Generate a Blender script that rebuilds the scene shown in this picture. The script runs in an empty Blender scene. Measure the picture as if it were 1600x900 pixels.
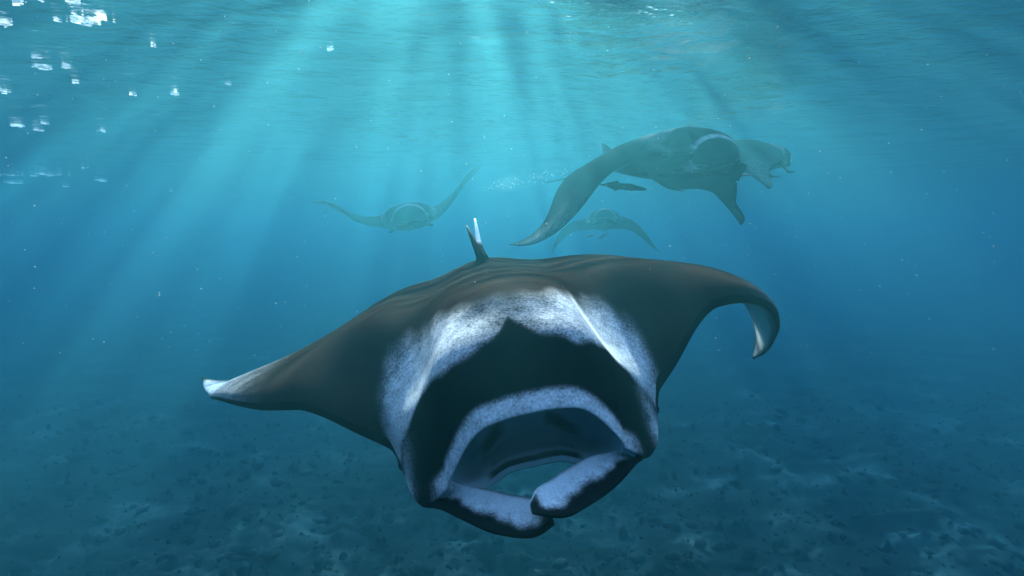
import bpy, bmesh, math, random
import numpy as np
from mathutils import Vector, Matrix
sc = bpy.context.scene
R = math.radians
# camera
CAM_PITCH = -6.0
cd = bpy.data.cameras.new('camera'); cam = bpy.data.objects.new('camera', cd); sc.collection.objects.link(cam)
cd.sensor_width = 36; cd.lens = 18; cd.clip_start = .02; cd.clip_end = 1000
cam.location = (0,0,0); cam.rotation_euler = (R(90+CAM_PITCH), 0, 0); sc.camera = cam
# light
SUN_EL, SUN_AZ = 38.0, -5.0     # azimuth measured from +Y towards +X
w = bpy.data.worlds.new('World'); sc.world = w; w.use_nodes = True
nt = w.node_tree; bg = nt.nodes['Background']; sky = nt.nodes.new('ShaderNodeTexSky')
sky.sky_type = 'NISHITA'; sky.sun_disc = False; sky.sun_elevation = R(SUN_EL); sky.sun_rotation = R(SUN_AZ)
nt.links.new(sky.outputs[0], bg.inputs[0]); bg.inputs[1].default_value = .10
sd = bpy.data.lights.new('sun', 'SUN'); sd.energy = 5; sd.angle = R(1.4); sd.color = (1,.90,.74)
sun = bpy.data.objects.new('sun', sd); sc.collection.objects.link(sun)
d = Vector((math.sin(R(SUN_AZ))*math.cos(R(SUN_EL)), math.cos(R(SUN_AZ))*math.cos(R(SUN_EL)), math.sin(R(SUN_EL))))
sun.rotation_euler = d.to_track_quat('Z','Y').to_euler()
vs = sc.view_settings; vs.view_transform = 'Standard'; vs.look = 'None'; vs.gamma = 1; vs.use_curve_mapping = False
vs.exposure = 3.45
cy = sc.cycles; cy.use_denoising = True; cy.volume_bounces = 2; cy.max_bounces = 6; cy.diffuse_bounces = 2
cy.glossy_bounces = 2; cy.transparent_max_bounces = 16; cy.sample_clamp_indirect = 4

def link(o): sc.collection.objects.link(o); return o
def nodes(name):
    m = bpy.data.materials.new(name); m.use_nodes = True; m.node_tree.nodes.clear()
    return m, m.node_tree, m.node_tree.nodes.new('ShaderNodeOutputMaterial')
# water volume
m, t, out = nodes('water_volume')
pv = t.nodes.new('ShaderNodeVolumePrincipled'); pf = t.nodes.new('ShaderNodeVolumePrincipled')
pv.inputs['Color'].default_value = (.01,.79,.95,1); pv.inputs['Density'].default_value = .0205; pv.inputs['Anisotropy'].default_value = .62
pf.inputs['Color'].default_value = (.44,.84,.94,1); pf.inputs['Density'].default_value = .0125; pf.inputs['Anisotropy'].default_value = .86
va = t.nodes.new('ShaderNodeVolumeAbsorption'); va.inputs['Color'].default_value = (.06,.565,.79,1); va.inputs['Density'].default_value = .105
ad = t.nodes.new('ShaderNodeAddShader'); ad0 = t.nodes.new('ShaderNodeAddShader')
t.links.new(pv.outputs[0], ad0.inputs[0]); t.links.new(pf.outputs[0], ad0.inputs[1]); t.links.new(ad0.outputs[0], ad.inputs[0]); t.links.new(va.outputs[0], ad.inputs[1])
t.links.new(ad.outputs[0], out.inputs['Volume'])
bm = bmesh.new(); bmesh.ops.create_cube(bm, size=1)
SURF, BED = 1.42, -6.3
zb, zt = BED-3, SURF+.5
for v in bm.verts: v.co = (v.co.x*300, v.co.y*300, zb if v.co.z<0 else zt)
me = bpy.data.meshes.new('haze'); bm.to_mesh(me); me.materials.append(m)
hz = link(bpy.data.objects.new('haze', me)); hz['kind']='stuff'

# grids
def sgrid(n, half, k):
    a = np.linspace(-1,1,n); return half*np.sinh(k*a)/np.sinh(k)
def grid_mesh(name, X, Y, Z, mat):
    ny, nx = X.shape
    co = np.stack([X,Y,Z],-1).reshape(-1,3)
    i = np.arange(ny*nx).reshape(ny,nx)
    q = np.stack([i[:-1,:-1],i[:-1,1:],i[1:,1:],i[1:,:-1]],-1).reshape(-1,4)
    me = bpy.data.meshes.new(name); me.vertices.add(len(co)); me.vertices.foreach_set('co', co.ravel())
    me.loops.add(q.size); me.loops.foreach_set('vertex_index', q.ravel().astype(np.int32))
    me.polygons.add(len(q)); me.polygons.foreach_set('loop_start', np.arange(0,q.size,4,dtype=np.int32))
    me.polygons.foreach_set('use_smooth', np.ones(len(q),bool))
    me.update(); me.validate(); me.materials.append(mat)
    return link(bpy.data.objects.new(name, me))
def pnoise(x, y, seed):
    r = np.random.RandomState(seed); tab = r.rand(256,256)
    xi, yi = np.floor(x).astype(int), np.floor(y).astype(int); fx, fy = x-xi, y-yi
    u, v = fx*fx*fx*(fx*(fx*6-15)+10), fy*fy*fy*(fy*(fy*6-15)+10)
    g = lambda a,b: tab[a%256,b%256]
    return (g(xi,yi)*(1-u)+g(xi+1,yi)*u)*(1-v)+(g(xi,yi+1)*(1-u)+g(xi+1,yi+1)*u)*v-.5
n=760
gx = sgrid(n,148,5.7); gy = sgrid(n,148,5.7)+6
X,Y = np.meshgrid(gx,gy); Z = np.zeros_like(X)
rng = np.random.RandomState(12)
for k in range(60):
    lam = .12*(1.075**k)          # .12 .. 9 m
    a = R(80)+rng.randn()*.55     # travel direction, crests across the view
    kx, ky = math.cos(a)*2*math.pi/lam, math.sin(a)*2*math.pi/lam
    slope = .030*math.exp(-(math.log(lam/.24)/.75)**2)+(.006 if lam<.45 else .008 if lam<1.3 else .0015)
    amp = slope*lam/6.283*(.5+rng.rand())
    ph = rng.rand()*6.28
    warp = .9*pnoise(X/(lam*4)+k, Y/(lam*4), k)*2*math.pi
    loc = np.clip(.5+2.2*pnoise(X/(lam*6)+7*k, Y/(lam*6)+3, 100+k),0,1.3)
    s = np.sin(kx*X+ky*Y+ph+warp)
    cell = np.maximum(np.gradient(gx)[None,:], np.gradient(gy)[:,None])
    fade = np.clip(lam/cell/3-1,0,1)
    Z += amp*loc*fade*(s+.25*s*s)
print('wave', Z.std(), np.abs(np.gradient(Z,axis=0)/np.gradient(gy)[:,None]).max())
WX, WY, WZ = gx.copy(), gy.copy(), Z.copy()
def wave_z(x,y): return SURF+float(WZ[np.searchsorted(WY,y)-1:np.searchsorted(WY,y)+1, np.searchsorted(WX,x)-1:np.searchsorted(WX,x)+1].min())
m, t, out = nodes('water_surface')
N = t.nodes.new; L = t.links.new
tc = N('ShaderNodeTexCoord'); nz = N('ShaderNodeTexNoise'); nz.inputs['Scale'].default_value = 9; nz.inputs['Detail'].default_value = 5
mp = N('ShaderNodeMapping'); mp.inputs['Scale'].default_value=(.7,1.15,1)
L(tc.outputs['Object'], mp.inputs[0]); L(mp.outputs[0], nz.inputs['Vector'])
bp = N('ShaderNodeBump'); bp.inputs['Strength'].default_value=1; bp.inputs['Distance'].default_value=.02
L(nz.outputs[0], bp.inputs['Height'])
fr = N('ShaderNodeFresnel'); fr.inputs['IOR'].default_value = 1.288; L(bp.outputs[0], fr.inputs['Normal'])
gl = N('ShaderNodeBsdfGlossy'); gl.inputs['Roughness'].default_value=.04; L(bp.outputs[0], gl.inputs['Normal'])
tr = N('ShaderNodeBsdfTransparent')
mx = N('ShaderNodeMixShader'); L(fr.outputs[0], mx.inputs[0]); L(tr.outputs[0], mx.inputs[1]); L(gl.outputs[0], mx.inputs[2])
L(mx.outputs[0], out.inputs['Surface'])
ws = grid_mesh('water_surface', X, Y, Z+SURF, m); ws['kind']='structure'
# seabed: dead coral rubble, algae and paler sand
m, t, out = nodes('seabed'); N = t.nodes.new; L = t.links.new
b = N('ShaderNodeBsdfPrincipled'); b.inputs['Roughness'].default_value=.95; b.inputs['Specular IOR Level'].default_value=.1
tc = N('ShaderNodeTexCoord'); n1 = N('ShaderNodeTexNoise'); n1.inputs['Scale'].default_value=.75; n1.inputs['Detail'].default_value=8; n1.inputs['Roughness'].default_value=.68
L(tc.outputs['Object'], n1.inputs['Vector'])
rp = N('ShaderNodeValToRGB'); cr_ = rp.color_ramp; cr_.elements[0].position=.40; cr_.elements[0].color=(.004,.005,.004,1); cr_.elements[1].position=.70; cr_.elements[1].color=(.12,.118,.09,1)
k = cr_.elements.new(.54); k.color=(.014,.016,.012,1)
L(n1.outputs[0], rp.inputs[0]); L(rp.outputs[0], b.inputs['Base Color'])
bp2 = N('ShaderNodeBump'); bp2.inputs['Strength'].default_value=.8; bp2.inputs['Distance'].default_value=.06; L(n1.outputs[0], bp2.inputs['Height']); L(bp2.outputs[0], b.inputs['Normal'])
L(b.outputs[0], out.inputs[0])
gx = sgrid(560,148,4.0); gy = sgrid(560,148,4.0)+8
X,Y = np.meshgrid(gx,gy)
def bed_z(X,Y):
    Z = BED + .7*pnoise(X/6,Y/6,1)+.35*pnoise(X/1.3+3,Y/1.3,2)
    for k,(l,a) in enumerate([(.7,.28),(.36,.18),(.2,.12)]):
        Z += a*(.5-np.abs(pnoise(X/l+.7*k,Y/l,4+k))*2)*np.clip(.6+1.6*pnoise(X/2.2,Y/2.2,30+k),.1,1.4)
    return Z
sb = grid_mesh('seabed', X, Y, bed_z(X,Y), m); sb['kind']='structure'; BEDMAT = m
# loose coral rubble lying on it
rs = np.random.RandomState(5)
bmr = bmesh.new(); bmesh.ops.create_icosphere(bmr, subdivisions=1, radius=1); v0 = np.array([v.co[:] for v in bmr.verts]); f0 = np.array([[v.index for v in f.verts] for f in bmr.faces]); bmr.free()
nr = 5000; yy = 3+rs.rand(nr)**1.3*16; xx = rs.uniform(-1.25,1.25,nr)*yy+0; rr = .03+.12*rs.rand(nr)**4
P = np.stack([xx,yy,bed_z(xx,yy)+rr*.2],-1); sq = rs.uniform(.5,1.6,(nr,1,3)); jit = 1+.3*rs.randn(nr,len(v0),1)
V = (v0[None]*sq*jit*rr[:,None,None]+P[:,None,:]).reshape(-1,3); Fc = (f0[None]+(np.arange(nr)*len(v0))[:,None,None]).reshape(-1,3)
me = bpy.data.meshes.new('coral_rubble'); me.vertices.add(len(V)); me.vertices.foreach_set('co',V.ravel()); me.loops.add(Fc.size); me.loops.foreach_set('vertex_index',Fc.ravel().astype(np.int32))
me.polygons.add(len(Fc)); me.polygons.foreach_set('loop_start',np.arange(0,Fc.size,3,dtype=np.int32)); me.update(); me.validate(); me.materials.append(BEDMAT)
rb = link(bpy.data.objects.new('coral_rubble', me)); rb['kind']='stuff'

# ---------------------------------------------------------------- manta rays
def sst(a,b,x):
    t=np.clip((x-a)/(b-a),0,1); return t*t*(3-2*t)
def pchip(xk,yk,x):
    xk=np.asarray(xk,float); yk=np.asarray(yk,float); h=np.diff(xk); dl=np.diff(yk)/h
    d=np.zeros_like(yk)
    for i in range(1,len(xk)-1):
        if dl[i-1]*dl[i]>0:
            w1=2*h[i]+h[i-1]; w2=h[i]+2*h[i-1]; d[i]=(w1+w2)/(w1/dl[i-1]+w2/dl[i])
    d[0]=dl[0]; d[-1]=dl[-1]
    x=np.clip(x,xk[0],xk[-1]); i=np.clip(np.searchsorted(xk,x)-1,0,len(xk)-2)
    t=(x-xk[i])/h[i]
    return (2*t**3-3*t**2+1)*yk[i]+(t**3-2*t**2+t)*h[i]*d[i]+(-2*t**3+3*t**2)*yk[i+1]+(t**3-t**2)*h[i]*d[i+1]
PS=[0,.10,.17,.215,.245,.272,.305,.36,.45,.6,.75,.88,.96,1.0]
LE=[.46,.452,.426,.375,.30,.245,.225,.215,.195,.14,.04,-.09,-.19,-.275]
TE=[-.50,-.465,-.44,-.43,-.42,-.41,-.395,-.37,-.335,-.285,-.262,-.268,-.282,-.292]
ZU=[.122,.117,.103,.094,.087,.081,.074,.064,.049,.031,.019,.012,.007,.004]
ZL=[.115,.106,.078,.056,.045,.041,.038,.034,.028,.019,.013,.008,.005,.003]
MW=.150      # half width of the mouth
# fixed samples between control points
SEG=[9,9,8,7,6,5,3,7,6,4,6,7,3,5,7,9,9,9]
def stations(nh=26,nw=44):
    a=MW*np.sin(np.linspace(0,math.pi/2,nh))           # dense at the corner
    b=MW+(1-MW)*(np.linspace(0,1,nw+1)[1:]**1.25)
    h=np.concatenate([a,b]); return np.concatenate([-h[:0:-1],h])
def sections(s, mouth_open=(.085,.05)):
    """control points (y,z) for every station: array (ns, 19, 2)"""
    q=np.abs(s); le=pchip(PS,LE,q); te=pchip(PS,TE,q); zu=pchip(PS,ZU,q); zl=pchip(PS,ZL,q)
    ch=le-te; ns=len(s); P=np.zeros((ns,19,2))
    # wing section
    cu=[1,.76,.52,.32,.16,.05,.012]; fu=[0.0,.36,.74,.98,.92,.62,.30]
    cl=[.012,.05,.18,.42,.72,1]; fl=[.30,.60,.92,.90,.46,0]
    for k,(c,f) in enumerate(zip(cu,fu)): P[:,k]=np.stack([le-c*ch, f*zu],-1)
    for j,k in enumerate(range(7,13)):
        a=math.pi*(.30+.40*j/5)           # little arc round the leading edge
        r=np.minimum(zu,.03)*.30
        P[:,k]=np.stack([le-.004+ .3*r*math.sin(a)-.0*ch, r*math.cos(a)],-1)
    for k,(c,f) in zip(range(13,19),zip(cl,fl)): P[:,k]=np.stack([le-c*ch, -f*zl],-1)
    # head section
    H=np.zeros_like(P)
    m=np.sqrt(np.clip(1-(q/MW)**2,0,1)); m2=np.clip(1-(q/MW)**4,0,1)**.5
    zc=-.012-.02*(q/.2)**2
    up=zc+mouth_open[0]*m; lo=zc-mouth_open[1]*m2
    dep=.19*m**.6
    yl=le; yj=le-.075*m2-.012
    hh=[0,.30,.70,.97,1.0,.90]
    cc=[1,.76,.52,.33,.19,.085]
    for k in range(6):
        H[:,k]=np.stack([te+(yl-te)*(1-cc[k]), np.maximum(hh[k]*zu, 0)],-1)
    r=.016
    H[:,5,1]=np.maximum(H[:,5,1],up+.030)
    H[:,6]=np.stack([yl-.010,up+.026],-1)
    H[:,7]=np.stack([yl+.006,up+.006],-1)
    H[:,8]=np.stack([yl-.02-.10*dep,up-.002+.02*m],-1)
    H[:,9]=np.stack([yl-.02-dep,zc+.045*m],-1)
    H[:,10]=np.stack([yl-.02-dep*1.02,zc-.035*m],-1)
    H[:,11]=np.stack([yj-.02-.45*dep,lo-.012*m],-1)
    H[:,12]=np.stack([yj-.004,lo+.004],-1)
    H[:,13]=np.stack([yj+.004,lo-.012],-1)
    off=.25+.75*m2
    H[:,14]=np.stack([yj-.03,lo-.030*off],-1)
    ccl=[None]*15+[.20,.45,.74,1]; hl=[None]*15+[.92,1.0,.55,0]
    for k in range(15,19):
        H[:,k]=np.stack([te+(yl-te)*(1-ccl[k]), -hl[k]*zl],-1)
    H[:,15,1]=np.minimum(H[:,15,1]*off, lo-.045*off)
    w=(1-sst(.19,.272,q))[:,None,None]
    return P*(1-w)+H*w
def cr(P):
    """Catmull-Rom (centripetal-ish, clamped) through control points -> dense"""
    ns,K,_=P.shape; ext=np.concatenate([2*P[:,:1]-P[:,1:2],P,2*P[:,-1:]-P[:,-2:-1]],1)
    out=[]
    for k in range(K-1):
        p0,p1,p2,p3=[ext[:,k+i] for i in range(4)]
        d1=np.linalg.norm(p1-p0,axis=1,keepdims=True)**.5+1e-6; d2=np.linalg.norm(p2-p1,axis=1,keepdims=True)**.5+1e-6; d3=np.linalg.norm(p3-p2,axis=1,keepdims=True)**.5+1e-6
        m1=(p2-p1)+d2*((p1-p0)/d1-(p2-p0)/(d1+d2)); m2=(p2-p1)+d2*((p3-p2)/d3-(p3-p1)/(d2+d3))
        for t in np.linspace(0,1,SEG[k]+1)[:-1]:
            out.append((2*t**3-3*t**2+1)*p1+(t**3-2*t**2+t)*m1+(-2*t**3+3*t**2)*p2+(t**3-t**2)*m2)
    out.append(P[:,-1]); return np.stack(out,1)      # ns, nv, 2
TK=[0,.1,.2,.3,.42,.55,.68,.8,.9,1.0]     # angle knots
def spine(s, th, sweep):
    """th: angles (deg) at TK[1:]; sweep: y shift at s=.5,.75,1 ; returns x,z,y,theta per |s| station"""
    q=np.linspace(0,1,401); a=np.radians(pchip(TK,[0]+list(th),q))
    x=np.concatenate([[0],np.cumsum(np.cos((a[1:]+a[:-1])/2))/400]); z=np.concatenate([[0],np.cumsum(np.sin((a[1:]+a[:-1])/2))/400])
    y=pchip([0,.27,.5,.75,1],[0,0]+list(sweep),q)
    f=lambda v:np.interp(s,q,v)
    return f(x),f(z),f(y),f(a)
def body(pose, s=None):
    """pose: dict thL,thR,swL,swR,twL,twR,open.  +x = animal's image-right side; returns (ns,nv,3) and canonical (s,y,z)"""
    if s is None: s=stations()
    yz=cr(sections(s,pose.get('open',(.085,.05))))
    q=np.abs(s); out=np.zeros(yz.shape[:2]+(3,))
    for side,sel in (('L',s<0),('R',s>=0)):
        x,z,y,a=spine(q[sel],pose['th'+side],pose['sw'+side])
        tw=np.radians(pchip([0,.25,.5,.75,1],[0,0]+list(pose['tw'+side]),q[sel]))
        Y,Z=yz[sel][...,0],yz[sel][...,1]
        qq=q[sel][:,None]; Z=Z-pose.get('drop',.07)*sst(.06,.25,qq)*(1-sst(.28,.44,qq))*sst(-.02,.30,Y)
        yc=-.06
        c,sn=np.cos(tw)[:,None],np.sin(tw)[:,None]
        Y2=yc+(Y-yc)*c-Z*sn; Z2=(Y-yc)*sn+Z*c
        sg=-1 if side=='L' else 1
        ca,sa=np.cos(a)[:,None],np.sin(a)[:,None]
        out[sel]=np.stack([sg*(x[:,None]-Z2*sa), Y2+y[:,None], z[:,None]+Z2*ca],-1)
    can=np.concatenate([np.repeat(s[:,None],yz.shape[1],1)[...,None],yz],-1)
    return out,can
VCUM=np.cumsum([0]+SEG)     # v index of each control point
def rot(yaw,pitch,roll):
    y,p,r=np.radians([yaw,pitch,roll])
    Rz=np.array([[math.cos(y),-math.sin(y),0],[math.sin(y),math.cos(y),0],[0,0,1]])
    Rx=np.array([[1,0,0],[0,math.cos(p),-math.sin(p)],[0,math.sin(p),math.cos(p)]])
    Ry=np.array([[math.cos(r),0,math.sin(r)],[0,1,0],[-math.sin(r),0,math.cos(r)]])
    return Rz@Rx@Ry

POSES = {
    'A': [-0.056, 2.097, -0.326, 7.763, -12.175, 10.978, 1.793, -8.384, -15.451, -13.137, -17.758, -21.959, -11.228, 16.007, 5.066, -8.003, -23.38, -44.407, -62.15, -85.557, -116.8, -0.049, -0.162, -0.276, -0.018, -0.037, -0.014, 5.389, 13.191, 13.186, 5.266, -4.533, -17.616, -11.09, -0.89, 0.031, 0.115],
    'B': [1.498, 5.364, 0.756, 26.147, -0.197, -3.527, 1.776, -23.586, -39.087, -54.527, -63.352, -64.923, -58.706, -41.438, -8.821, -7.656, -16.179, -30.648, -40.862, -46.958, -52.663, -0.027, 0.005, -0.064, -0.075, -0.049, 0.094, 2.699, 1.192, -17.77, 7.385, -26.193, -15.753, -0.0, -13.606, 0.054, 0.001],
    'C': [2.996, 6.932, 1.067, 91.244, -9.957, -4.684, 1.408, -13.112, -26.997, -38.834, -48.2, -55.509, -60.648, -61.444, 4.349, 7.686, 9.648, 10.187, 9.608, 8.029, 5.96, -0.0, -0.036, 0.22, 0.0, 0.0, 0.0, 0.008, -1.037, -5.068, 0.0, 0.0, 0.0, -2.708, -7.256, 0.072, 0.058],
    'D': [-1.994, 9.989, 0.29, 11.337, 4.353, 9.156, 1.944, 12.556, 24.072, 35.185, 42.059, 35.144, 17.187, -2.207, 27.903, 37.004, 43.664, 48.385, 46.704, 45.22, 48.14, -0.006, 0.018, 0.04, -0.007, 0.002, 0.096, -5.49, 5.213, -2.55, -1.27, 6.314, 14.581, -0.818, -2.76, 0.075, 0.027],
    'E': [2.019, 11.346, 0.256, -8.751, 12.72, 2.41, 1.441, -5.352, -14.74, -26.792, -40.219, -53.911, -65.041, -74.153, -14.353, -29.443, -40.427, -46.233, -48.678, -47.469, -44.198, -0.003, 0.003, 0.034, -0.006, -0.002, 0.019, 1.015, 6.87, 0.316, -1.36, -0.715, -7.488, -0.954, -4.33, 0.08, 0.047],
}
def curve3(P, n, even=False):
    P = np.asarray(P, float); k = np.arange(len(P))/(len(P)-1.) if even else np.concatenate([[0], np.cumsum(np.linalg.norm(np.diff(P,axis=0),axis=1))]); k = k/k[-1]
    t = np.linspace(0,1,n); return np.stack([pchip(k,P[:,i],t) for i in range(3)],-1)
FIN = {
 'R': ([(0.147, 0.4, -0.063), (0.14, 0.415, -0.094), (0.117, 0.425, -0.107), (0.091, 0.43, -0.115), (0.049, 0.45, -0.122), (0.017, 0.475, -0.119), (-0.001, 0.53, -0.1)],
       [(0.21, 0.345, -0.124), (0.198, 0.4, -0.14), (0.159, 0.45, -0.121), (0.126, 0.495, -0.108), (0.079, 0.55, -0.091), (0.034, 0.575, -0.084), (-0.0, 0.56, -0.086)]),
 'L': ([(-0.164, 0.4, -0.085), (-0.144, 0.41, -0.114), (-0.114, 0.425, -0.105), (-0.078, 0.44, -0.094), (-0.023, 0.465, -0.093), (0.012, 0.5, -0.078), (0.027, 0.545, -0.059)],
       [(-0.217, 0.345, -0.132), (-0.189, 0.4, -0.144), (-0.154, 0.44, -0.129), (-0.112, 0.485, -0.117), (-0.058, 0.54, -0.09), (-0.012, 0.575, -0.065), (0.022, 0.57, -0.055)])}
def fin_strip(E1, E2, nt=44, nw=12, th=.011):
    """a curved tapering blade between two edges: verts, faces, white"""
    a, b = curve3(E1,nt,True), curve3(E2,nt,True); V=[]; W=[]
    mid=(a+b)/2; tan=np.gradient(mid,axis=0); acr=b-a
    nrm=np.cross(tan,acr); nrm/=np.linalg.norm(nrm,axis=1)[:,None]
    cen=np.array([0,.42,-.03]); 
    sg=np.sign(((cen-mid)*nrm).sum(1).mean()); nrm*=sg            # points to the mouth
    ws=np.linspace(0,1,nw)
    for i in range(nt):
        t=i/(nt-1); w_=np.linalg.norm(acr[i])
        for side in (1,-1):
            rng_=ws if side==1 else ws[::-1][1:-1]
            for u in rng_:
                cam_=-.16*w_*4*u*(1-u)                              # the blade is dished
                tk=th*(.25+.75*math.sqrt(max(4*u*(1-u),0)))*(1-.45*t)
                V.append(a[i]+u*acr[i]+nrm[i]*(cam_+side*tk*.5))
                if side==1:
                    x=.93*(1-sst(.36,.60,u+.05*math.sin(23*t)+.03*math.sin(57*t)))*(1-.22*math.sin(46*t+5*u)**2*sst(.1,.4,u)); x*=1-sst(.80,.93,t); x=max(x,.9*(1-sst(.02,.10,u)))
                    W.append(x)
                else: W.append(.0 if u>.12 else .6)
    n=2*nw-2; F=[]
    for i in range(nt-1):
        for j in range(n): F.append((i*n+j,i*n+(j+1)%n,(i+1)*n+(j+1)%n,(i+1)*n+j))
    F.append(tuple(range(n))[::-1]); F.append(tuple(range((nt-1)*n,nt*n)))
    return V,F,W
def tube(P, radii, n=10, seg=18):
    c=curve3(P,seg); t=np.gradient(c,axis=0); V=[]; F=[]
    r=pchip(np.linspace(0,1,len(radii)),radii,np.linspace(0,1,seg))
    for i in range(seg):
        d=t[i]/np.linalg.norm(t[i]); a=np.cross(d,[1,0,0.]); a/=np.linalg.norm(a); b=np.cross(d,a)
        for j in range(n):
            q=2*math.pi*j/n; V.append(c[i]+r[i]*(a*math.cos(q)+b*math.sin(q)))
    for i in range(seg-1):
        for j in range(n): F.append((i*n+j,i*n+(j+1)%n,(i+1)*n+(j+1)%n,(i+1)*n+j))
    F.append(tuple(range(n))[::-1]); F.append(tuple(range((seg-1)*n,seg*n)))
    return V,F
SEG_HI=[14,14,16,26,24,22,8,10,12,7,10,12,8,8,10,12,12,12]
def manta_arrays(p, hi, furl=1.0, fin_h=1.0, tail=1.0):
    global SEG, VCUM
    SEG=SEG_HI if hi else [7,7,8,10,9,7,4,6,6,4,6,6,4,5,6,7,7,7]
    VCUM=np.cumsum([0]+SEG)
    pose=dict(thR=p[33:35]+p[7:14],thL=p[33:35]+p[14:21],swR=p[21:24],swL=p[24:27],twR=p[27:30],twL=p[30:33],open=(p[35],.113 if hi else .055),drop=p[36])
    s=stations(60,110) if hi else stations(30,46)
    B,can=body(pose,s); ns,nv,_=B.shape
    S_,Yc,Zc=can[...,0],can[...,1],can[...,2]; q=np.abs(S_)
    kidx=np.interp(np.arange(nv),VCUM,np.arange(19))[None,:]+0*q        # control index along the section
    le=pchip(PS,LE,q[:,0])[:,None]+0*q; te=pchip(PS,TE,q[:,0])[:,None]+0*q
    upper=kidx<6.2; lower=kidx>13.2; mouth=(~upper)&(~lower)&(q<MW)
    # --- colouring of the skin
    ylo=pchip([0,.015,.035,.07,.115,.155,.18,.21,.24,.27],[.325,.36,.383,.392,.372,.344,.337,.332,.305,.29],q)
    yup=pchip([0,.035,.09,.13,.18,.215,.25,.27,.29],[.262,.262,.245,.205,.165,.172,.188,.212,.24],q)
    wob=.010*np.sin(S_*61+1.3)+.007*np.sin(S_*137)
    up_edge=sst(-.075,.050,Yc-yup+wob)
    patch=up_edge*sst(-.004,.012,ylo-Yc+.3*wob)*(1-sst(.25,.285,q))
    white=np.where(upper,patch*(.18+.38*sst(.0,.12,q))*(1 if hi else .22),0.)
    tipw=sst(.50,.88,q)*(1-sst(.965,.99,q))*sst(-.1,.6,(Yc-te)/(le-te+1e-6))
    white=np.where(upper,np.maximum(white,(.5 if hi else .12)*tipw),white)
    lipb=sst(5.86,6.06,kidx)*(kidx<7.6)*(1-sst(.150,.186,q))
    white=np.maximum(white,(.66 if hi else .4)*lipb)
    m_in=(kidx>=6.9)&(kidx<=13.0)&(q<MW+.02)
    white=np.where(m_in,1.0 if hi else .25,white)
    slits=np.exp(-((q-.088)/.030)**4-((kidx-10.84-2.2*(q-.088))/.16)**4)+.8*np.exp(-((q-.055)/.022)**4-((kidx-10.42)/.10)**4)+.35*np.exp(-((kidx-11.72)/.12)**2)*(q<.1)
    white=np.where(m_in,white*(1-np.clip(slits,0,1)*.98),white)
    tooth=sst(11.93,12.02,kidx)*(1-sst(12.40,12.52,kidx))*(1-sst(.098,.116,q))
    white=white*(1-.96*tooth)
    bel=sst(12.6,13.4,kidx)
    ed=np.minimum((le-Yc),(Yc-te)*.8)/(le-te+1e-6)
    belw=.86*sst(.0,.06+.10*sst(.4,.9,q),ed)*(1-.5*sst(.55,1.,q)*sst(.55,.95,(le-Yc)/(le-te+1e-6)))
    belw=belw*(1-.7*sst(.90,.97,q))
    if not hi: belw=belw*.10
    white=np.where(lower,np.maximum(belw,0),white)
    for g in range(5):        # gill slits under the body
        gy=.20-.055*g; gx=.075+.012*g
        sl=np.exp(-((Yc-gy-.25*(q-gx))/.006)**2-((q-gx)/.045)**4)
        white=np.where(lower,white*(1-.9*sl),white)
    side=np.exp(-((q-.236)/.022)**2-((Yc-.355)/.03)**2)*(kidx>5.2)*(kidx<15)
    white=np.maximum(white,(.8 if hi else .2)*side)
    brown=(1. if hi else .35)*np.where(upper,(1-sst(.18,.30,Yc))*(1-.3*sst(.5,1,q)),0.)
    sharp=np.where(m_in|lower,0.15,1.0)
    V=[B.reshape(-1,3)]; idx=np.arange(ns*nv).reshape(ns,nv); idx[:,-1]=idx[:,0]       # weld the trailing edge
    q4=np.stack([idx[:-1,:-1],idx[1:,:-1],idx[1:,1:],idx[:-1,1:]],-1).reshape(-1,4)
    F=[tuple(f) for f in q4]; F.append(tuple(idx[0,:-1])[::-1]); F.append(tuple(idx[-1,:-1]))
    W=[white.ravel()]; Br=[brown.ravel()]; Sh=[sharp.ravel()]; n0=ns*nv
    def add(v,f,w,b,sh=1.0):
        nonlocal n0
        V.append(np.asarray(v)); F.extend(tuple(i+n0 for i in k) for k in f)
        W.append(np.asarray(w,float)+np.zeros(len(v))); Br.append(np.zeros(len(v))+b); Sh.append(np.zeros(len(v))+sh); n0+=len(v)
    if hi: fins=[FIN['R'],FIN['L']]
    else:
        mir=lambda L:[(-x,y,z) for x,y,z in L]
        fins=[FIN['R'],([*mir(FIN['R'][0])],[*mir(FIN['R'][1])])]
    for E1,E2 in fins:
        if furl<1: E1,E2=[[tuple(x) for x in curve3(E_,40,True)[:int(40*furl)][::max(1,int(40*furl)//6)]] for E_ in (E1,E2)]
        v,f,w_=fin_strip(E1,E2,44 if hi else 20,14 if hi else 8); add(v,f,np.array(w_)*(1 if hi else .35),0.,.9)
    # dorsal fin: a blade leaning back, and the tail
    D=[(-.36,.030),(-.40,.055),(-.45,.085),(-.50,.104),(-.535,.108),(-.52,.075),(-.505,.045),(-.50,.006),(-.43,.0)]
    lean=.028; v=[]
    for sg in (-1,1):
        for (y,z) in D:
            k=max(z,0)/.108; v.append((lean*k+sg*(.011*(1-k)+.0025),y,z*fin_h))
    n=len(D); f=[tuple(range(n))[::-1],tuple(range(n,2*n))]+[(i,(i+1)%n,n+(i+1)%n,n+i) for i in range(n)]
    add(v,f,[.0 if z<.09 else .1 for sg in (0,1) for y,z in D],.3)
    T=[(0,-.44,.004),(0,-.52,.006),(-.002,-.62,.012),(-.006,-.72,.035),(-.010,-.82,.066)] if hi else [(0,-.44,.004),(0,-.44-.16*tail,.0),(0,-.44-.46*tail,-.01),(0,-.44-.86*tail,-.02)]
    v,f=tube(T,[.022,.016,.011,.008,.004] if hi else [.02,.012,.006,.003]); 
    add(v,f,[sst(-.60,-.66,x[1]) *.85 if hi else 0 for x in v],.3)
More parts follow.
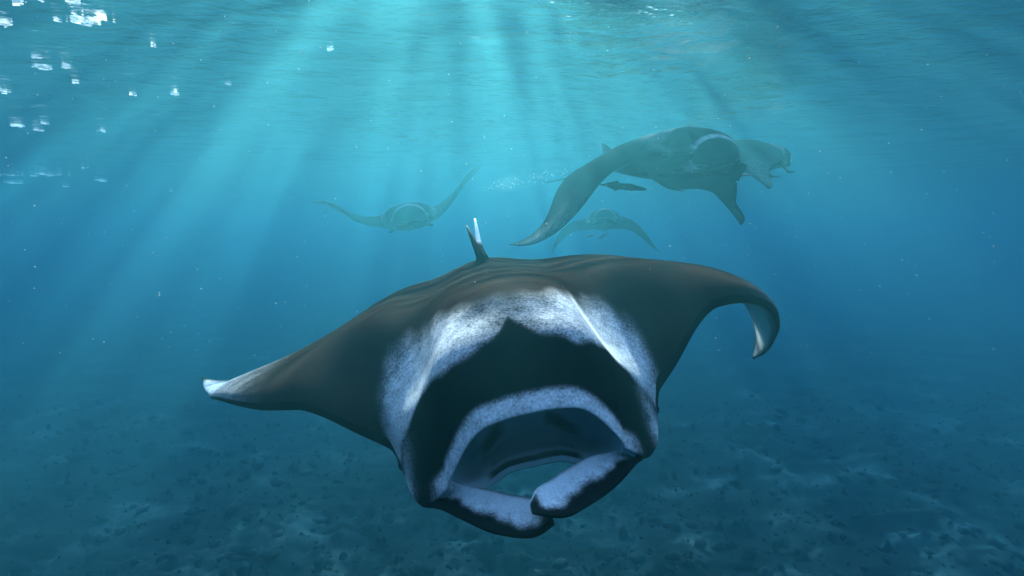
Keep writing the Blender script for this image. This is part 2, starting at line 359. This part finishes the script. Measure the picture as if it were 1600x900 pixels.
    return np.concatenate(V),F,np.concatenate(W),np.concatenate(Br),np.concatenate(Sh),B,can
# skin
m, t, out = nodes('manta_skin'); N = t.nodes.new; L = t.links.new
def attr(n): a=N('ShaderNodeAttribute'); a.attribute_name=n; return a.outputs['Fac']
def math_(op,a,b=None,clamp=False):
    x=N('ShaderNodeMath'); x.operation=op; x.use_clamp=clamp
    for i,v in enumerate((a,b)):
        if v is None: continue
        if hasattr(v,'links'): L(v,x.inputs[i])
        else: x.inputs[i].default_value=v
    return x.outputs[0]
def noise(scale,detail=4,rough=.55,vec=None):
    n_=N('ShaderNodeTexNoise'); n_.inputs['Scale'].default_value=scale; n_.inputs['Detail'].default_value=detail; n_.inputs['Roughness'].default_value=rough
    if vec is not None: L(vec,n_.inputs['Vector'])
    return n_.outputs['Fac']
tc=N('ShaderNodeTexCoord'); ov=tc.outputs['Object']
fine=noise(230,3,.6,ov); mid=noise(38,5,.6,ov); big=noise(7,3,.5,ov)
wv=attr('white'); sh=attr('sharp')
mot=math_('ADD',math_('MULTIPLY',math_('SUBTRACT',fine,.5),1.3),math_('MULTIPLY',math_('SUBTRACT',mid,.5),.9))
bell=math_('MULTIPLY',math_('MULTIPLY',wv,math_('SUBTRACT',1.12,wv)),3.2)
wm=math_('ADD',wv,math_('MULTIPLY',math_('MULTIPLY',mot,sh),bell),True)
dark=N('ShaderNodeMix'); dark.data_type='RGBA'; L(attr('brown'),dark.inputs[0]); dark.inputs[6].default_value=(.005,.006,.007,1); dark.inputs[7].default_value=(.020,.0162,.0138,1)
dv=N('ShaderNodeMix'); dv.data_type='RGBA'; dv.blend_type='MULTIPLY'; dv.inputs[0].default_value=.6
L(dark.outputs[2],dv.inputs[6]); rp=N('ShaderNodeValToRGB'); rp.color_ramp.elements[0].position=.3; rp.color_ramp.elements[1].position=.7
rp.color_ramp.elements[0].color=(.45,.45,.45,1); rp.color_ramp.elements[1].color=(1.3,1.3,1.3,1)
L(math_('ADD',math_('MULTIPLY',big,.6),math_('MULTIPLY',mid,.4)),rp.inputs[0]); L(rp.outputs[0],dv.inputs[7])
mixc=N('ShaderNodeMix'); mixc.data_type='RGBA'; L(wm,mixc.inputs[0]); L(dv.outputs[2],mixc.inputs[6]); mixc.inputs[7].default_value=(.74,.77,.80,1)
pb=N('ShaderNodeBsdfPrincipled'); L(mixc.outputs[2],pb.inputs['Base Color']); pb.inputs['Roughness'].default_value=.5
pb.inputs['Specular IOR Level'].default_value=0; pb.inputs['IOR'].default_value=1.2
bm_=N('ShaderNodeBump'); bm_.inputs['Strength'].default_value=.25; bm_.inputs['Distance'].default_value=.004
L(math_('ADD',math_('MULTIPLY',fine,.35),mid),bm_.inputs['Height']); L(bm_.outputs[0],pb.inputs['Normal'])
L(pb.outputs[0],out.inputs['Surface']); SKIN=m
def plain(name,col,rough=.5,spec=.5):
    m,t,o=nodes(name); b=t.nodes.new('ShaderNodeBsdfPrincipled'); b.inputs['Base Color'].default_value=(*col,1); b.inputs['Roughness'].default_value=rough; b.inputs['Specular IOR Level'].default_value=spec
    t.links.new(b.outputs[0],o.inputs[0]); return m
EYE=plain('eye_black',(.01,.01,.012),.15)
def pydata(name,V,F,mat,parent=None,smooth=True,attrs={}):
    me=bpy.data.meshes.new(name); me.from_pydata([tuple(map(float,v)) for v in V],[],[tuple(map(int,f)) for f in F]); 
    for k,a in attrs.items():
        at=me.attributes.new(k,'FLOAT','POINT'); at.data.foreach_set('value',np.asarray(a,np.float32))
    me.update()
    if smooth: me.polygons.foreach_set('use_smooth',np.ones(len(me.polygons),bool))
    me.materials.append(mat); o=link(bpy.data.objects.new(name,me))
    if parent is not None: o.parent=parent
    return o
def ball(name,r,mat,parent,loc,u=16,v=10,sc_=(1,1,1)):
    b=bmesh.new(); bmesh.ops.create_uvsphere(b,u_segments=u,v_segments=v,radius=r); me=bpy.data.meshes.new(name); b.to_mesh(me); b.free()
    me.polygons.foreach_set('use_smooth',np.ones(len(me.polygons),bool)); me.materials.append(mat)
    o=link(bpy.data.objects.new(name,me)); o.parent=parent; o.location=loc; o.scale=sc_; return o
def manta(key,label,hi=False,furl=1.0,fin_h=1.0,tail=1.0):
    p=POSES[key]; V,F,W,Br,Sh,B,can=manta_arrays(p,hi,furl,fin_h,tail)
    # weld leftover duplicate verts of the trailing edge by dropping loose ones
    o=pydata('manta_ray',V,F,SKIN,attrs=dict(white=W,brown=Br,sharp=Sh))
    b=bmesh.new(); b.from_mesh(o.data); bmesh.ops.delete(b,geom=[v for v in b.verts if not v.link_faces],context='VERTS'); bmesh.ops.recalc_face_normals(b,faces=b.faces); b.to_mesh(o.data); b.free()
    M=Matrix(rot(180+p[3],p[4],p[5]).tolist()).to_4x4()
    o.matrix_world=Matrix.Translation(p[:3])@M@Matrix.Scale(p[6],4)
    s=can[:,0,0]; i0=[np.abs(s-.243).argmin(),np.abs(s+.243).argmin()]
    for i in i0:
        c=B[i,VCUM[9]]; ball('eye',.013,EYE,o,tuple(c+np.array([-.004*np.sign(c[0]),-.01,.004])),14,8)
    o['label']=label; o['category']='manta ray'; o['group']='manta rays swimming in a train'
    return o
manta('A','black manta ray with white shoulder patches, white-rimmed mouth and one wingtip curled under',True)
manta('B','manta ray with broad drooping wings and open mouth just below the surface',fin_h=1.6)
manta('C','manta ray in side profile behind the open-mouthed drooping manta',furl=.55,tail=.3)
manta('D','hazy manta ray with both wings raised over its round open mouth')
manta('E','pale hazy manta ray with both wings drooping in an arch')

# ---------------------------------------------------------------- remoras
def pix(px,py,d):
    """a place in the water: where the sight line through a picture point is d metres deep"""
    c,s=math.cos(R(CAM_PITCH)),math.sin(R(CAM_PITCH)); x=(px-800)/800*d; u=(450-py)/800*d
    return Vector((x,d*c-u*s,d*s+u*c))
m,t,out=nodes('remora_skin'); b=t.nodes.new('ShaderNodeBsdfPrincipled'); nzz=t.nodes.new('ShaderNodeTexNoise'); nzz.inputs['Scale'].default_value=14
rmp=t.nodes.new('ShaderNodeValToRGB'); rmp.color_ramp.elements[0].color=(.02,.02,.022,1); rmp.color_ramp.elements[1].color=(.10,.10,.10,1)
t.links.new(nzz.outputs[0],rmp.inputs[0]); t.links.new(rmp.outputs[0],b.inputs['Base Color']); b.inputs['Roughness'].default_value=.5; t.links.new(b.outputs[0],out.inputs[0]); REM=m
def remora(a,b_,label,roll=0.):
    """slim fish from nose a to tail b_"""
    Lh=(b_-a).length; V=[];F=[]; st=np.linspace(0,1,22); n=12
    h=pchip([0,.04,.15,.35,.6,.85,1],[.012,.030,.050,.062,.052,.020,.012],st); w_=pchip([0,.04,.15,.35,.6,.85,1],[.014,.036,.05,.048,.036,.012,.006],st)
    for i in range(len(st)):
        for j in range(n):
            q=2*math.pi*j/n; V.append((w_[i]*math.cos(q),-st[i],h[i]*math.sin(q)*(.75 if math.sin(q)>0 and st[i]<.25 else 1)+.01*math.sin(6*st[i])))
    for i in range(len(st)-1):
        for j in range(n): F.append((i*n+j,i*n+(j+1)%n,(i+1)*n+(j+1)%n,(i+1)*n+j))
    F.append(tuple(range(n))[::-1]); F.append(tuple(range((len(st)-1)*n,len(st)*n)))
    def blade(pts,ax,th=.004):
        k=len(V); m_=len(pts)
        for sg in (-1,1):
            for p_ in pts: V.append((p_[0]+sg*th*ax[0],p_[1],p_[2]+sg*th*ax[2]))
        F.append(tuple(range(k,k+m_))[::-1]); F.append(tuple(range(k+m_,k+2*m_)))
        for i in range(m_): F.append((k+i,k+(i+1)%m_,k+m_+(i+1)%m_,k+m_+i))
    blade([(0,-.96,.012),(0,-1.10,.085),(0,-1.07,.0),(0,-1.10,-.085),(0,-.96,-.012)],(1,0,0))      # tail fin
    blade([(0,-.52,.045),(0,-.60,.10),(0,-.70,.065),(0,-.86,.022),(0,-.80,.015),(0,-.6,.03)],(1,0,0))  # back fin
    blade([(0,-.52,-.045),(0,-.60,-.095),(0,-.70,-.06),(0,-.86,-.02),(0,-.80,-.012),(0,-.6,-.03)],(1,0,0))
    for sg in (-1,1): blade([(sg*.035,-.20,-.01),(sg*.10,-.30,-.05),(sg*.09,-.36,-.06),(sg*.035,-.26,-.02)],(0,0,1))
    o=pydata('remora',V,F,REM); d_=(a-b_).normalized(); qd=d_.to_track_quat('Y','Z')
    o.matrix_world=Matrix.Translation(a)@qd.to_matrix().to_4x4()@Matrix.Rotation(roll,4,'Y')@Matrix.Scale(Lh,4)
    o['label']=label; o['category']='remora'; o['group']='remoras travelling with the mantas'; return o
remora(pix(1010,296,5.0),pix(934,287,5.3),'slim dark remora swimming free beneath the wing of the drooping manta')
remora(pix(1068,263,4.55),pix(1134,273,4.45),'long dark remora pressed along the belly of the drooping manta')
remora(pix(1178,273,5.2),pix(1146,275,5.3),'short remora trailing between the drooping manta and the profile manta')
remora(pix(1052,294,5.05),pix(1071,300,5.1),'tiny remora hanging under the lowest part of the drooping manta',.5)
remora(pix(933,373,10.8),pix(949,365,11),'faint remora below the arched hazy manta, longer of two')
remora(pix(916,371,10.8),pix(929,367,11),'faint remora below the arched hazy manta, shorter of two')
# ---------------------------------------------------------------- specks and bubbles in the water
def specks(name,P,Rr,mat):
    b=bmesh.new(); bmesh.ops.create_icosphere(b,subdivisions=1,radius=1); v0=np.array([v.co[:] for v in b.verts]); f0=np.array([[v.index for v in f.verts] for f in b.faces]); b.free()
    V=(v0[None]*Rr[:,None,None]+P[:,None,:]).reshape(-1,3); F=(f0[None]+(np.arange(len(P))*len(v0))[:,None,None]).reshape(-1,3)
    me=bpy.data.meshes.new(name); me.vertices.add(len(V)); me.vertices.foreach_set('co',V.ravel()); me.loops.add(F.size); me.loops.foreach_set('vertex_index',F.ravel().astype(np.int32))
    me.polygons.add(len(F)); me.polygons.foreach_set('loop_start',np.arange(0,F.size,3,dtype=np.int32)); me.polygons.foreach_set('use_smooth',np.ones(len(F),bool)); me.update(); me.validate(); me.materials.append(mat)
    o=link(bpy.data.objects.new(name,me)); o['kind']='stuff'; return o
rs=np.random.RandomState(11)
PL=plain('plankton_white',(.75,.76,.72),.6)
n_=2200; P=np.stack([rs.uniform(-5,5,n_),rs.uniform(.7,6.5,n_),rs.uniform(-1.6,1.3,n_)],-1)
P=P[(np.abs(P[:,0])<P[:,1]*1.05)]; P=P[(P[:,2]>-.25*P[:,1])]
specks('plankton_specks',P,(.0007+.0032*rs.rand(len(P))**4)*np.minimum(P[:,1],3)/2,PL)
n_=260; a=pix(745,296,9.5); b2=pix(890,268,8.5); tt=rs.rand(n_)**.7
P=np.array([(a.lerp(b2,float(k)))[:] for k in tt])+rs.randn(n_,3)*np.array([.05,.3,.045])
specks('air_bubbles',P,.003+.008*rs.rand(n_)**3,plain('bubble_white',(.85,.87,.87),.2))

# added white flecks standing in for sky glints on the underside of the surface
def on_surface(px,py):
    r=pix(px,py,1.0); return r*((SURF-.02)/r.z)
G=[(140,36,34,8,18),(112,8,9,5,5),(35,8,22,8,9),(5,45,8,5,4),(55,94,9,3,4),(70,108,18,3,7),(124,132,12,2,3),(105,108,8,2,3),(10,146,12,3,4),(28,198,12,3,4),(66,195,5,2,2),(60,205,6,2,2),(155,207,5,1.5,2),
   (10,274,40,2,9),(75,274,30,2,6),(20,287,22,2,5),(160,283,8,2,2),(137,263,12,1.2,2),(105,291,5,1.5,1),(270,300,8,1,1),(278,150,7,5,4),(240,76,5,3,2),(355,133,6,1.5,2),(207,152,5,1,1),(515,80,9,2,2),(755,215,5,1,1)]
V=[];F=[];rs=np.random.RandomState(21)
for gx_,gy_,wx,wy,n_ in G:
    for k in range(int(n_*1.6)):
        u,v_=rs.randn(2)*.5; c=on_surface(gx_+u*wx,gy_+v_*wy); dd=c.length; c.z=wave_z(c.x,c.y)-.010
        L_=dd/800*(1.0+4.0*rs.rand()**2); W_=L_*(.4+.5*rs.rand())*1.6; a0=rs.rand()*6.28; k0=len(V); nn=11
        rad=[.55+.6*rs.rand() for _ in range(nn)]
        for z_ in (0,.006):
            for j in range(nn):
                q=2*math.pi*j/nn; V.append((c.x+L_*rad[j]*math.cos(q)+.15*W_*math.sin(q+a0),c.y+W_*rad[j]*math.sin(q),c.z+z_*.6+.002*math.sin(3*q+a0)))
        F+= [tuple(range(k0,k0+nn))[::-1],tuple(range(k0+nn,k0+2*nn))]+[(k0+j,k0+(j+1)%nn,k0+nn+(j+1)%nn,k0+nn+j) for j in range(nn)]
m,t,out=nodes('sky_glint'); b=t.nodes.new('ShaderNodeBsdfTranslucent'); b.inputs[0].default_value=(.85,.87,.88,1); b3=t.nodes.new('ShaderNodeBsdfDiffuse'); b3.inputs[0].default_value=(.8,.82,.83,1)  # bright glint of the sky made as white translucent colour
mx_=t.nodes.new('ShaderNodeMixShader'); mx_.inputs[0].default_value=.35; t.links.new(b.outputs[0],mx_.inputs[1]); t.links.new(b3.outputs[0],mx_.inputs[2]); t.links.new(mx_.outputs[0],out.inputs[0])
fo=pydata('glint_flecks',V,F,m,smooth=False); fo['kind']='stuff'
